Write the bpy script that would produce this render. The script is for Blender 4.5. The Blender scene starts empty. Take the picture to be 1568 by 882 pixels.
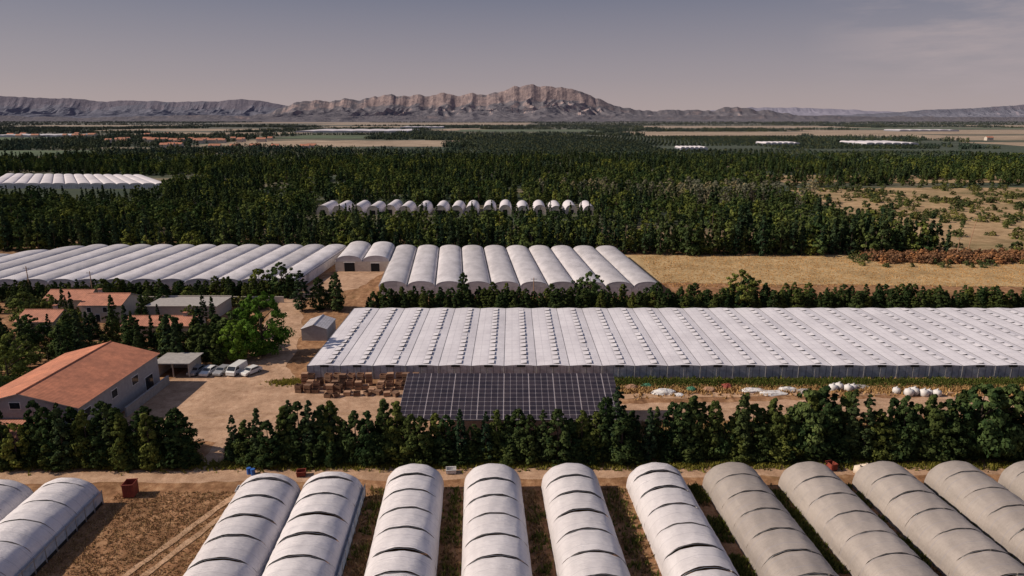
import bpy, math, random
import numpy as np
from mathutils import Vector, noise
random.seed(7); R=random.Random(11); NR=np.random.default_rng(5)
scene=bpy.context.scene
rad=math.radians
# ------------------------------------------------------------------ camera
cam=bpy.data.cameras.new("camera"); camo=bpy.data.objects.new("camera",cam)
scene.collection.objects.link(camo); scene.camera=camo
camo.location=(0,0,50); camo.rotation_euler=(rad(90-14.13),0,0)
cam.lens=24; cam.sensor_width=36; cam.clip_start=1; cam.clip_end=60000
scene.view_settings.view_transform='Standard'; scene.view_settings.look='None'; scene.view_settings.exposure=0
# ------------------------------------------------------------------ light
SUN_EL=35; sd=Vector((-0.99,-0.03,0)).normalized()
to_sun=Vector((sd.x*math.cos(rad(SUN_EL)),sd.y*math.cos(rad(SUN_EL)),math.sin(rad(SUN_EL))))
sl=bpy.data.lights.new("sun","SUN"); sl.energy=5.0; sl.angle=rad(0.5); sl.color=(1.0,0.87,0.72)
so=bpy.data.objects.new("sun",sl); scene.collection.objects.link(so)
so.rotation_euler=to_sun.to_track_quat('Z','Y').to_euler(); so.location=(-100,40,120)
w=bpy.data.worlds.new("World"); scene.world=w; w.use_nodes=True
nt=w.node_tree; N=nt.nodes; L=nt.links; N.clear()
def nd(tree,typ,**kw):
    n=tree.nodes.new(typ)
    for k,v in kw.items(): setattr(n,k,v)
    return n
sky=nd(nt,'ShaderNodeTexSky',sky_type='NISHITA',sun_disc=False)
sky.sun_elevation=rad(SUN_EL); sky.sun_rotation=math.atan2(sd.x,sd.y)
sky.air_density=1.2; sky.dust_density=1.2; sky.ozone_density=2.5
hs=nd(nt,'ShaderNodeHueSaturation'); hs.inputs['Saturation'].default_value=0.6; hs.inputs['Value'].default_value=.8
L.new(sky.outputs[0],hs.inputs['Color'])
tc=nd(nt,'ShaderNodeTexCoord'); sx=nd(nt,'ShaderNodeSeparateXYZ'); L.new(tc.outputs['Generated'],sx.inputs[0])
sr=nd(nt,'ShaderNodeValToRGB'); e=sr.color_ramp.elements
for p_,c_ in ((.05,(3.85,3.25,3.6)),(.155,(1.85,1.85,2.6))): e.new(p_).color=(c_[0],c_[1],c_[2],1)
e[0].color=(5.2,4.2,4.15,1); e[-1].color=(1.3,1.7,3.0,1)
L.new(sx.outputs[2],sr.inputs[0])
tint=nd(nt,'ShaderNodeMix',data_type='RGBA'); tint.inputs[0].default_value=.82
L.new(hs.outputs[0],tint.inputs[6]); L.new(sr.outputs[0],tint.inputs[7])
mp=nd(nt,'ShaderNodeMapping'); mp.inputs['Scale'].default_value=(5,5,30); mp.inputs['Rotation'].default_value=(0,rad(-9),0)
L.new(tc.outputs['Generated'],mp.inputs[0])
cn=nd(nt,'ShaderNodeTexNoise'); cn.inputs['Scale'].default_value=1.0; cn.inputs['Detail'].default_value=9; cn.inputs['Roughness'].default_value=.62
L.new(mp.outputs[0],cn.inputs[0])
dist=nd(nt,'ShaderNodeVectorMath',operation='DISTANCE'); dist.inputs[1].default_value=(.54,.835,.10)
L.new(tc.outputs['Generated'],dist.inputs[0])
mr=nd(nt,'ShaderNodeMapRange'); mr.inputs[1].default_value=.19; mr.inputs[2].default_value=.05
L.new(dist.outputs['Value'],mr.inputs[0])
cr=nd(nt,'ShaderNodeMapRange'); cr.inputs[1].default_value=.40; cr.inputs[2].default_value=.60; cr.inputs[4].default_value=.8
L.new(cn.outputs[0],cr.inputs[0])
mm=nd(nt,'ShaderNodeMath',operation='MULTIPLY'); L.new(mr.outputs[0],mm.inputs[0]); L.new(cr.outputs[0],mm.inputs[1])
cm=nd(nt,'ShaderNodeMix',data_type='RGBA'); cm.inputs[7].default_value=(4.4,3.75,3.9,1)
L.new(mm.outputs[0],cm.inputs[0]); L.new(tint.outputs[2],cm.inputs[6])
bg=nd(nt,'ShaderNodeBackground'); bg.inputs[1].default_value=0.09
L.new(cm.outputs[2],bg.inputs[0])
wo=nd(nt,'ShaderNodeOutputWorld'); L.new(bg.outputs[0],wo.inputs[0])
# ------------------------------------------------------------------ materials
def newmat(name):
    m=bpy.data.materials.new(name); m.use_nodes=True; return m,m.node_tree,m.node_tree.nodes['Principled BSDF']
def ramp(t,src,stops):
    r=nd(t,'ShaderNodeValToRGB'); e=r.color_ramp.elements
    while len(e)<len(stops): e.new(.5)
    for i,(p,c) in enumerate(stops): e[i].position=p; e[i].color=(*c,1)
    t.links.new(src,r.inputs[0]); return r.outputs[0]
def tnoise(t,vec,scale,detail=6,rough=.6,stretch=None):
    if stretch:
        m=nd(t,'ShaderNodeMapping'); m.inputs['Scale'].default_value=stretch; t.links.new(vec,m.inputs[0]); vec=m.outputs[0]
    n=nd(t,'ShaderNodeTexNoise'); n.inputs['Scale'].default_value=scale; n.inputs['Detail'].default_value=detail
    n.inputs['Roughness'].default_value=rough; t.links.new(vec,n.inputs[0]); return n.outputs[0]
def mixc(t,f,a,b,mode='MIX'):
    m=nd(t,'ShaderNodeMix',data_type='RGBA',blend_type=mode)
    for i,v in ((0,f),(6,a),(7,b)):
        if hasattr(v,'links'): t.links.new(v,m.inputs[i])
        elif i==0: m.inputs[0].default_value=v
        else: m.inputs[i].default_value=(*v,1)
    return m.outputs[2]
def math_(t,op,a,b=0.0):
    m=nd(t,'ShaderNodeMath',operation=op)
    for i,v in ((0,a),(1,b)):
        if hasattr(v,'links'): t.links.new(v,m.inputs[i])
        else: m.inputs[i].default_value=v
    return m.outputs[0]
def bump(t,b,src,strength,d=.1):
    n=nd(t,'ShaderNodeBump'); n.inputs['Strength'].default_value=strength; n.inputs['Distance'].default_value=d
    t.links.new(src,n.inputs['Height']); t.links.new(n.outputs[0],b.inputs['Normal'])
def haze_tint(t,c,col=(.15,.15,.175),mx=.6,y0=500,y1=7000):
    """aerial haze painted into base colour: paler and bluer along world Y"""
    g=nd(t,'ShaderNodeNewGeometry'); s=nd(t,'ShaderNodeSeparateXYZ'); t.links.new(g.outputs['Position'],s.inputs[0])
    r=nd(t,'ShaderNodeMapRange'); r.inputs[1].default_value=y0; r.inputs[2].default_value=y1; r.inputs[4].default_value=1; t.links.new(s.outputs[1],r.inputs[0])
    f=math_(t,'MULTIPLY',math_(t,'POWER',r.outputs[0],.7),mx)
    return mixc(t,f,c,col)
def simple(name,c1,c2,scale=2,rough=.8,bmp=.2,metal=0,stretch=None,coord='Object',spec=.3):
    m,t,b=newmat(name)
    if coord=='Object': v=nd(t,'ShaderNodeTexCoord').outputs['Object']
    else: v=nd(t,'ShaderNodeNewGeometry').outputs['Position']
    n=tnoise(t,v,scale,6,.65,stretch)
    t.links.new(ramp(t,n,[(.32,c1),(.68,c2)]),b.inputs['Base Color'])
    b.inputs['Roughness'].default_value=rough; b.inputs['Metallic'].default_value=metal
    b.inputs['Specular IOR Level'].default_value=spec
    if bmp: bump(t,b,n,bmp)
    return m
def groundmat(name,dark,mid,light,green,gamt=.45,scale=1.0,far=False):
    m,t,b=newmat(name); v=nd(t,'ShaderNodeNewGeometry').outputs['Position']
    n1=tnoise(t,v,.06*scale,5,.6); n2=tnoise(t,v,.7*scale,8,.7); n3=tnoise(t,v,5*scale,6,.7); n4=tnoise(t,v,.18*scale,4,.6)
    c=ramp(t,n2,[(.3,dark),(.5,mid),(.7,light)])
    g=ramp(t,n1,[(gamt,(0,0,0)),(gamt+.2,(1,1,1))])
    g2=math_(t,'MULTIPLY',g,ramp(t,n3,[(.35,(0,0,0)),(.6,(1,1,1))]))
    c=mixc(t,g2,c,green)
    c=mixc(t,.75,c,ramp(t,n3,[(.3,(.55,.55,.55)),(.7,(1.25,1.25,1.25))]),'MULTIPLY')
    c=mixc(t,.8,c,ramp(t,n4,[(.35,(.72,.70,.68)),(.6,(1.1,1.1,1.1))]),'MULTIPLY')
    if far: c=haze_tint(t,c,(.20,.185,.19),.55)
    t.links.new(c,b.inputs['Base Color']); b.inputs['Roughness'].default_value=.95; b.inputs['Specular IOR Level'].default_value=.1
    bump(t,b,math_(t,'ADD',n3,n2),.5,.15); return m
M={}
M['dirt']=groundmat('sandy_dirt',(.33,.20,.13),(.46,.295,.195),(.56,.38,.265),(.18,.14,.07),.62)
M['track']=groundmat('dirt_track_mat',(.36,.22,.13),(.47,.30,.19),(.56,.38,.25),(.25,.17,.09),.6)
M['dryfield']=groundmat('dry_grass_field',(.31,.21,.105),(.44,.31,.16),(.54,.39,.225),(.16,.14,.05),.6,.6)
M['scrub']=groundmat('scrub_field',(.29,.19,.10),(.41,.28,.16),(.50,.355,.21),(.085,.09,.035),.46,.35)
M['fartan']=groundmat('stubble_far',(.27,.20,.14),(.37,.28,.20),(.46,.35,.26),(.14,.14,.09),.56,.05,True)
M['fargreen']=groundmat('crop_far',(.05,.085,.05),(.085,.125,.065),(.12,.155,.08),(.05,.07,.04),.5,.05,True)
M['fardark']=groundmat('orchard_far',(.035,.055,.037),(.05,.07,.047),(.08,.09,.058),(.04,.055,.034),.5,.05,True)
def plastic(name,base,grime,var=.12,rough=.42,hoop=2.05,hs_=.35,xl=None,hw=.045,bm=.35):
    m,t,b=newmat(name); tcn=nd(t,'ShaderNodeTexCoord').outputs['Object']
    oi=nd(t,'ShaderNodeObjectInfo').outputs['Random']
    n=tnoise(t,tcn,.35,6,.6,(1,.5,2)); n2=tnoise(t,tcn,2.2,8,.7,(.6,2.5,1)); n3=tnoise(t,tcn,.09,4,.6)
    wr=tnoise(t,tcn,1.1,5,.6,(.35,3.2,.35))
    c=ramp(t,n,[(.3,grime),(.62,base)])
    c=mixc(t,.35,c,ramp(t,n2,[(.3,(.72,.72,.74)),(.65,(1.08,1.08,1.08))]),'MULTIPLY')
    c=mixc(t,.5,c,ramp(t,n3,[(.35,(.8,.79,.8)),(.6,(1.05,1.05,1.05))]),'MULTIPLY')
    vv=math_(t,'ADD',math_(t,'MULTIPLY',oi,-2*var),1.0+var*.4)
    cb=nd(t,'ShaderNodeCombineXYZ'); [t.links.new(vv,cb.inputs[i]) for i in range(3)]
    c=mixc(t,1,c,cb.outputs[0],'MULTIPLY')
    sp=nd(t,'ShaderNodeSeparateXYZ'); t.links.new(tcn,sp.inputs[0])
    ln=math_(t,'LESS_THAN',math_(t,'PINGPONG',sp.outputs[1],hoop/2),hw)
    if xl: ln=math_(t,'MAXIMUM',ln,math_(t,'LESS_THAN',math_(t,'PINGPONG',sp.outputs[0],xl/2),.05))
    c=mixc(t,math_(t,'MULTIPLY',ln,hs_),c,(.25,.24,.28))
    t.links.new(c,b.inputs['Base Color']); b.inputs['Roughness'].default_value=rough; b.inputs['Specular IOR Level'].default_value=.35
    bump(t,b,math_(t,'ADD',n2,math_(t,'MULTIPLY',wr,1.6)),bm,.16); return m
M['plw']=plastic('white_film',(.74,.70,.715),(.62,.585,.60),.06,.42,2.05,.3,None,.045,.75)
M['plg']=plastic('weathered_film',(.40,.35,.32),(.29,.255,.235),.08,.5,2.05,.4,None,.05,.6)
M['plm']=plastic('multispan_film',(.69,.655,.675),(.50,.475,.49),.14,.45,4.0)
M['plr']=plastic('glasshouse_film',(.74,.71,.745),(.65,.62,.655),.02,.4,2.5,.36,1.6,.07)
M['plfar']=simple('far_film',(.48,.45,.48),(.64,.60,.63),.05)
M['skirt']=simple('blue_skirt_film',(.18,.24,.34),(.42,.46,.54),1.2,.35,.3)
M['cream']=simple('cream_tarp',(.54,.44,.36),(.72,.62,.52),.6)
M['dark']=simple('dark_opening',(.008,.008,.01),(.02,.02,.022),3)
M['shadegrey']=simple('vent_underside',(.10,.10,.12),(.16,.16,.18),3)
M['steel']=simple('galvanised_steel',(.28,.28,.30),(.42,.42,.44),4,.45,0,.6)
M['gutter']=simple('gutter_metal',(.15,.14,.15),(.26,.25,.26),2,.6,0)
def linesmat(name,a,b_,axis,period,width,rough=.6,metal=0,noise_s=1.5):
    m,t,b=newmat(name); v=nd(t,'ShaderNodeTexCoord').outputs['Object']
    sp=nd(t,'ShaderNodeSeparateXYZ'); t.links.new(v,sp.inputs[0])
    f=math_(t,'LESS_THAN',math_(t,'PINGPONG',sp.outputs[axis],period/2),width/2)
    n=tnoise(t,v,noise_s,6,.65); nb_=tnoise(t,v,noise_s*.2,4,.6)
    c=mixc(t,f,a,b_); c=mixc(t,.8,c,ramp(t,n,[(.3,(.65,.65,.65)),(.7,(1.25,1.25,1.25))]),'MULTIPLY')
    c=mixc(t,.7,c,ramp(t,nb_,[(.35,(.75,.75,.78)),(.65,(1.12,1.1,1.08))]),'MULTIPLY')
    t.links.new(c,b.inputs['Base Color']); b.inputs['Roughness'].default_value=rough; b.inputs['Metallic'].default_value=metal
    return m
M['wallgh']=linesmat('greenhouse_side_sheet',(.38,.40,.46),(.20,.21,.25),0,1.3,.16)
M['wallw']=linesmat('greenhouse_wall_white',(.60,.58,.62),(.38,.37,.40),0,2.0,.12)
M['tile']=linesmat('terracotta_tiles',(.54,.20,.11),(.32,.12,.065),1,.42,.13,.85,0,.9)
M['tilex']=linesmat('terracotta_tiles_x',(.50,.21,.13),(.30,.12,.075),0,.42,.13,.85,0,.9)
M['stucco']=simple('grey_stucco',(.30,.29,.31),(.40,.39,.40),1.5)
M['stuccow']=simple('cream_stucco',(.44,.38,.33),(.55,.49,.43),1.5)
M['white']=simple('white_paint',(.68,.67,.67),(.78,.77,.76),3,.5,0)
M['glass']=simple('window_glass',(.015,.02,.025),(.03,.035,.045),2,.1,0,0,spec=.6)
M['concrete']=simple('concrete',(.26,.24,.23),(.38,.35,.33),1.5)
M['wood']=simple('crate_wood',(.26,.14,.085),(.44,.27,.175),1.2,.9,.3)
M['woodd']=simple('crate_wood_dark',(.13,.07,.045),(.24,.14,.09),1.2,.9,.3)
M['bark']=simple('bark',(.05,.035,.025),(.12,.09,.07),5,.95,.5)
M['rust']=simple('rusty_red',(.16,.035,.025),(.27,.06,.04),2,.7,.1)
M['sheet']=simple('tarp_white',(.50,.48,.48),(.72,.70,.69),1.2,.6,.5)
M['tarpg']=simple('tarp_green',(.03,.12,.07),(.06,.2,.12),1.2,.6,.4)
M['greyroof']=linesmat('grey_metal_roof',(.54,.52,.54),(.36,.35,.37),0,.5,.08,.5,.1)
m,t,b=newmat('solar_cell'); v=nd(t,'ShaderNodeTexCoord').outputs['Object']
n=tnoise(t,v,.5,3); t.links.new(ramp(t,n,[(.35,(.020,.016,.024)),(.65,(.040,.031,.040))]),b.inputs['Base Color']); b.inputs['Roughness'].default_value=.35; b.inputs['Specular IOR Level'].default_value=.3; M['panel']=m
M['frame']=simple('panel_frame',(.26,.225,.24),(.36,.32,.34),2,.5,0)
M['tyre']=simple('tyre_rubber',(.012,.012,.012),(.025,.025,.025),5)
M['blue']=simple('blue_plastic',(.03,.10,.35),(.05,.15,.45),2,.4,0)
def paint(name,c):
    m,t,b=newmat(name); v=nd(t,'ShaderNodeTexCoord').outputs['Object']; n=tnoise(t,v,2,4)
    t.links.new(ramp(t,n,[(.3,tuple(x*.85 for x in c)),(.7,c)]),b.inputs['Base Color']); b.inputs['Roughness'].default_value=.3; b.inputs['Coat Weight'].default_value=.4; return m
M['carw']=paint('car_paint_white',(.72,.71,.70)); M['carg']=paint('car_paint_grey',(.30,.30,.32)); M['carb']=paint('car_paint_dark',(.03,.035,.05))
def leafmat(name,dark,light,hue=.25,trans=.25,far=False):
    m,t,b=newmat(name); t.nodes.remove(b)
    at=nd(t,'ShaderNodeAttribute',attribute_name='tone'); oi=nd(t,'ShaderNodeObjectInfo').outputs['Random']
    f=math_(t,'ADD',math_(t,'MULTIPLY',at.outputs['Fac'],.6),math_(t,'MULTIPLY',oi,.4))
    c=ramp(t,f,[(.15,dark),(.85,light)])
    warm=ramp(t,oi,[(.0,(.72,.92,1.0)),(.45,(1,1,1)),(.8,(1.3,1.15,.8)),(1,(1.9,1.5,.9))])
    c=mixc(t,min(1,hue*2.8),c,warm,'MULTIPLY')
    if far: c=haze_tint(t,c,(.125,.128,.15),.55,600,6500)
    d=nd(t,'ShaderNodeBsdfDiffuse'); t.links.new(c,d.inputs[0])
    if trans:
        tr=nd(t,'ShaderNodeBsdfTranslucent'); mx=nd(t,'ShaderNodeMixShader'); mx.inputs[0].default_value=trans
        t.links.new(c,tr.inputs[0]); t.links.new(d.outputs[0],mx.inputs[1]); t.links.new(tr.outputs[0],mx.inputs[2])
        t.links.new(mx.outputs[0],t.nodes['Material Output'].inputs[0])
    else: t.links.new(d.outputs[0],t.nodes['Material Output'].inputs[0])
    return m
M['lcyp']=leafmat('cypress_foliage',(.019,.032,.018),(.062,.088,.038),.2,0)
M['lcon']=leafmat('hedge_foliage',(.020,.035,.014),(.085,.112,.038),.2,.15)
M['lbro']=leafmat('broadleaf_foliage',(.036,.058,.021),(.135,.17,.055),.25,.15)
M['lbright']=leafmat('bright_foliage',(.06,.12,.018),(.17,.28,.05),.1,.3)
M['lbush']=leafmat('scrub_foliage',(.04,.05,.02),(.13,.14,.055),.2,0)
M['lred']=leafmat('reed_foliage',(.14,.07,.04),(.30,.16,.09),.15,0)
M['lfar']=leafmat('far_foliage',(.027,.045,.032),(.075,.098,.058),.22,0,True)
M['lpale']=leafmat('pale_foliage',(.12,.12,.08),(.25,.23,.16),.15,0)
M['grassdry']=leafmat('dry_grass_blades',(.20,.12,.055),(.44,.29,.145),.12,0)
M['weed']=leafmat('weed_blades',(.05,.065,.014),(.21,.20,.055),.2)
# ------------------------------------------------------------------ mesh builder
class MB:
    def __init__(s): s.v=[];s.f=[];s.m=[]
    def quad(s,a,b,c,d,m=0):
        i=len(s.v); s.v+= [a,b,c,d]; s.f.append((i,i+1,i+2,i+3)); s.m.append(m)
    def poly(s,pts,m=0):
        i=len(s.v); s.v+=list(pts); s.f.append(tuple(range(i,i+len(pts)))); s.m.append(m)
    def box(s,x0,x1,y0,y1,z0,z1,m=0):
        P=[(x,y,z) for z in (z0,z1) for x,y in ((x0,y0),(x1,y0),(x1,y1),(x0,y1))]
        i=len(s.v); s.v+=P
        for f in ((3,2,1,0),(4,5,6,7),(0,1,5,4),(1,2,6,5),(2,3,7,6),(3,0,4,7)):
            s.f.append(tuple(i+k for k in f)); s.m.append(m)
    def grid(s,rows,m=0):
        i=len(s.v); nr=len(rows); nc=len(rows[0])
        for r in rows: s.v+=r
        for a in range(nr-1):
            for b_ in range(nc-1):
                k=i+a*nc+b_; s.f.append((k,k+1,k+nc+1,k+nc)); s.m.append(m)
    def tube(s,p0,p1,r0,r1,m=0,n=6):
        p0=Vector(p0);p1=Vector(p1);d=(p1-p0).normalized()
        a=d.orthogonal().normalized(); b_=d.cross(a); i=len(s.v)
        for p,r in ((p0,r0),(p1,r1)):
            for k in range(n):
                an=2*math.pi*k/n; s.v.append(tuple(p+a*math.cos(an)*r+b_*math.sin(an)*r))
        for k in range(n):
            s.f.append((i+k,i+(k+1)%n,i+n+(k+1)%n,i+n+k)); s.m.append(m)
        s.f.append(tuple(i+n+k for k in range(n))); s.m.append(m)
        s.f.append(tuple(i+n-1-k for k in range(n))); s.m.append(m)
    def build(s,name,mats,parent=None,smooth=False,loc=(0,0,0),rz=0,link=True):
        me=bpy.data.meshes.new(name); me.from_pydata(s.v,[],s.f)
        for m in mats: me.materials.append(M[m])
        me.polygons.foreach_set('material_index',s.m)
        if smooth: me.polygons.foreach_set('use_smooth',[True]*len(s.f))
        me.update()
        o=bpy.data.objects.new(name,me)
        if link: scene.collection.objects.link(o)
        o.location=loc; o.rotation_euler=(0,0,rz)
        if parent: o.parent=parent
        return o
def empty(name,loc=(0,0,0),rz=0):
    o=bpy.data.objects.new(name,None); scene.collection.objects.link(o); o.location=loc; o.rotation_euler=(0,0,rz); o.empty_display_size=1; return o
# ------------------------------------------------------------------ ground & sheets
g=MB(); g.quad((-20000,-2000,0),(20000,-2000,0),(20000,26000,0),(-20000,26000,0))
m,t,b=newmat('terrain'); 
v=nd(t,'ShaderNodeNewGeometry').outputs['Position']
sp=nd(t,'ShaderNodeSeparateXYZ'); t.links.new(v,sp.inputs[0])
n1=tnoise(t,v,.07,5,.6); n2=tnoise(t,v,.7,8,.7); n3=tnoise(t,v,5,6,.7); n0=tnoise(t,v,.004,8,.6,(1,2.5,1)); n4=tnoise(t,v,.2,5,.65,(2.2,.6,1))
near=ramp(t,n2,[(.3,(.17,.085,.045)),(.5,(.33,.18,.097)),(.7,(.50,.315,.185))])
gm=math_(t,'MULTIPLY',ramp(t,n1,[(.54,(0,0,0)),(.68,(1,1,1))]),ramp(t,n3,[(.42,(0,0,0)),(.62,(1,1,1))]))
near=mixc(t,gm,near,(.12,.10,.035))
near=mixc(t,.75,near,ramp(t,n3,[(.3,(.5,.5,.5)),(.7,(1.25,1.25,1.25))]),'MULTIPLY')
near=mixc(t,.9,near,ramp(t,n4,[(.35,(.58,.54,.50)),(.62,(1.12,1.1,1.08))]),'MULTIPLY')
far=ramp(t,n0,[(.35,(.035,.050,.036)),(.5,(.06,.072,.047)),(.60,(.18,.15,.10)),(.7,(.28,.21,.15))])
far=haze_tint(t,far,(.17,.165,.18),.6)
mrr=nd(t,'ShaderNodeMapRange'); mrr.inputs[1].default_value=240; mrr.inputs[2].default_value=330; t.links.new(sp.outputs[1],mrr.inputs[0])
t.links.new(mixc(t,mrr.outputs[0],near,far),b.inputs['Base Color']); b.inputs['Roughness'].default_value=.95; b.inputs['Specular IOR Level'].default_value=.1
bump(t,b,math_(t,'ADD',n3,n2),.5,.15); M['terrain']=m
g.build('ground',['terrain'])
ZC=[0.010]
def sheet(name,pts,mat,jit=.6,seg=3,z=None):
    if z is None: ZC[0]+=.005; z=ZC[0]
    out=[]
    for i in range(len(pts)):
        a=Vector(pts[i]); b_=Vector(pts[(i+1)%len(pts)]); d=b_-a; n=max(1,int(d.length/seg)); pr=Vector((-d.y,d.x)).normalized()
        for k in range(n):
            p=a+d*k/n+pr*R.uniform(-jit,jit)*(0 if k==0 else 1); out.append((p.x,p.y,z))
    mb=MB(); mb.poly(out); return mb.build(name,[mat])
sheet('dirt_road',[(-130,84.6),(-60,86.2),(0,87.6),(60,88.6),(130,89.6),(130,93),(60,91.8),(0,90.7),(-60,89.6),(-130,88.6)],'dirt',.35,2)
sheet('dirt_road',[(-46.5,88.5),(-43.5,88.5),(-43,94),(-41,101),(-47,101),(-46.5,94)],'dirt',.3,1.5)
sheet('farm_yard',[(-67,100),(-40,98),(-18,97.5),(18,98),(19,110),(19,118),(-18.5,119),(-19,121.5),(-40,122.5),(-43,127),(-48,134),(-66,133),(-67,124)],'dirt',.5,2)
sheet('dirt_road',[(-57.5,126),(-46,126),(-47,140),(-51,160),(-58,180),(-57,190),(-46,198),(-42,222),(-57,222),(-61,205),(-66,186),(-62,165),(-57,146)],'dirt',.5,2.5)
sheet('dirt_road',[(17,105),(60,108),(120,111),(120,118),(60,116),(17,113)],'dirt',.5,2)
sheet('dirt_road',[(17,115.5),(60,117.5),(120,119.5),(120,121.5),(60,119.6),(17,118)],'track',.4,2)
for pts in ([(-62,106),(-40,108),(-19,107)],[(-62,107.8),(-40,109.8),(-19,108.8)],[(18,108.4),(60,111.3),(118,114)],[(18,110.2),(60,113.1),(118,115.8)]):
    L1=[(x,y-.2) for x,y in pts]; L2=[(x,y+.2) for x,y in pts][::-1]; sheet('wheel_rut',L1+L2,'track',.06,1.5)
sheet('dry_field',[(44,205),(200,198),(230,240),(150,247),(100,250),(38,248)],'dryfield',.8,5)
sheet('scrub_field',[(166,255),(205,252),(700,250),(700,500),(200,490),(178,400),(160,330)],'scrub',4,10)
for x0,y0,x1,y1 in ((-36.5,86.5,-45.5,60),(-34.6,86.5,-43.2,60)):
    sheet('dirt_track',[(x0-.45,y0),(x0+.45,y0),(x1+.45+ .0,y1),(x1-11,y1-28),(x1-12,y1-28),(x1-.45,y1)],'track',.15,1.2)
sheet('dirt_verge',[(72,86),(76,86.5),(96,80),(110,74),(110,60),(90,72)],'track',.4,2)
sheet('perimeter_path',[(-215,199),(-158,251),(-154,256),(-165,256),(-222,203)],'track',.6,3)
# ------------------------------------------------------------------ vegetation sources
def leaves(P,Nn,size,el=1.5):
    n=len(P); r=NR.normal(size=(n,3)); t1=np.cross(Nn,r); t1/=np.linalg.norm(t1,axis=1)[:,None]+1e-9
    t2=np.cross(Nn,t1); t2/=np.linalg.norm(t2,axis=1)[:,None]+1e-9
    s=size*NR.uniform(.6,1.3,size=(n,1)); a=t1*s*el*.5; b_=t2*s*.5
    return np.stack([P-a,P+b_*.8,P+a,P-b_*.8],axis=1).reshape(-1,3)
def tree(name,H,Rfun,z0,nc,npc,crad,size,leafm,trunk_r,limbs=6,coll=None,shell=.45,lean=0):
    mb=MB(); 
    mb.tube((0,0,0),(lean,0,H*.45),trunk_r,trunk_r*.6,0); mb.tube((lean,0,H*.45),(lean*1.5,0,H*.85),trunk_r*.6,trunk_r*.15,0)
    for k in range(limbs):
        a=R.uniform(0,6.28); h=R.uniform(z0+.1*H,H*.7); rr=Rfun(min(.95,(h-z0)/(H-z0)+.12))*.75
        mb.tube((lean*h/H,0,h*.8),(rr*math.cos(a),rr*math.sin(a),h+rr*.35),trunk_r*.35,trunk_r*.08,0,5)
    C=[];T=[]
    ph=[R.uniform(0,6.28) for _ in range(3)]
    for k in range(nc):
        f=NR.uniform(0,1); a=NR.uniform(0,6.283)
        wob=1+.16*math.sin(2*a+ph[0]+f*3)+.12*math.sin(3*a+ph[1]-f*7)
        rr=Rfun(f)*math.sqrt(NR.uniform(shell,1.0))*NR.uniform(.8,1.12)*wob
        C.append((rr*math.cos(a)+lean*f,rr*math.sin(a),z0+(H-z0)*f)); T.append(NR.uniform(0,1))
    C=np.array(C); T=np.array(T); C=np.repeat(C,npc,0); T=np.repeat(T,npc)
    U=NR.normal(size=C.shape); U/=np.linalg.norm(U,axis=1)[:,None]; rad_=NR.uniform(.35,1,size=(len(C),1))**.5
    tap=np.clip(1.25-(C[:,2:3]/H),.35,1)
    P=C+U*rad_*crad*tap*np.array([1,1,.8]); out=C*np.array([1,1,0]); out/=np.linalg.norm(out,axis=1)[:,None]+1e-6
    Nn=U+out*.6+NR.normal(size=U.shape)*.45+np.array([0,0,.35]); Nn/=np.linalg.norm(Nn,axis=1)[:,None]
    V=leaves(P,Nn,size); nb=len(mb.v)
    allv=mb.v+[tuple(x) for x in V]; nl=len(P)
    fs=mb.f+[(nb+4*i,nb+4*i+1,nb+4*i+2,nb+4*i+3) for i in range(nl)]
    me=bpy.data.meshes.new(name); me.from_pydata(allv,[],fs); me.materials.append(M['bark']); me.materials.append(M[leafm])
    me.polygons.foreach_set('material_index',mb.m+[1]*nl)
    at=me.attributes.new('tone','FLOAT','POINT'); tn=np.repeat(np.clip(T+NR.uniform(-.25,.25,nl),0,1),4)
    at.data.foreach_set('value',np.concatenate([np.zeros(nb),tn]).astype(np.float32)); me.update()
    o=bpy.data.objects.new(name,me)
    if coll: coll.objects.link(o)
    return me
def coll(n): return bpy.data.collections.new(n)
Ccyp,Ccon,Cbro,Cmix,Cbush,Cred,Cfar,Cpale,Corch,Chedge=[coll(n) for n in ('cypress_trees','conifer_trees','broadleaf_trees','mixed_trees','shrubs','reeds','far_groves','pale_trees','orchard_trees','hedge_trees')]
def fc(Rm,p=.35): return lambda f: Rm*(min(1,(f/.18+.25))*max(0,(1-f))**p+.05)
def fb(Rm): return lambda f: Rm*math.sqrt(max(0.02,1-(2*f*.95-.85)**2))
cyp=[tree('cypress',12,fc(1.15+.25*i,.6),.5,100,26,.55,.34,'lcyp',.16,3) for i in range(3)]
con=[tree('hedge_tree',8,fc(r,p),.2,105,38,.70,.30,'lcon',.2,5,Chedge,.4) for r,p in ((2.0,.55),(2.5,.7),(1.7,.45),(2.7,.55))]
bro=[tree('broadleaf_tree',9,fb(r),1.0,90,44,1.0,.38,'lbro',.28,9,None,.3) for r in (2.8,3.4,3.9)]
brt=tree('bright_tree',14.5,fb(5.0),1.5,150,66,1.25,.42,'lbright',.45,12,None,.3)
for i in range(4): tree('cypress_woodland',12,fc((.9,1.2,1.5,1.8)[i],.8),.4,40,13,.75,.62,'lcyp',.16,0,Ccyp)
for i in range(3): tree('conifer_woodland',8,fc((1.9,2.3,2.7)[i],.9),.3,40,14,.9,.60,'lcon',.2,0,Ccon,.4)
for i in range(3): tree('broadleaf_woodland',9,fb((2.8,3.3,3.8)[i]),.9,40,18,1.15,.70,'lbro',.28,3,Cbro,.3)
for me in cyp: Cmix.objects.link(bpy.data.objects.new('m',me)); Cmix.objects.link(bpy.data.objects.new('m',me))
for me in con[:3]: Cmix.objects.link(bpy.data.objects.new('m',me))
for me in bro[:2]: Cmix.objects.link(bpy.data.objects.new('m',me))
for i in range(3): tree('shrub',1.6,fb(1.1+.2*i),.05,22,18,.42,.28,'lbush',.05,3,Cbush,.2)
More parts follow.
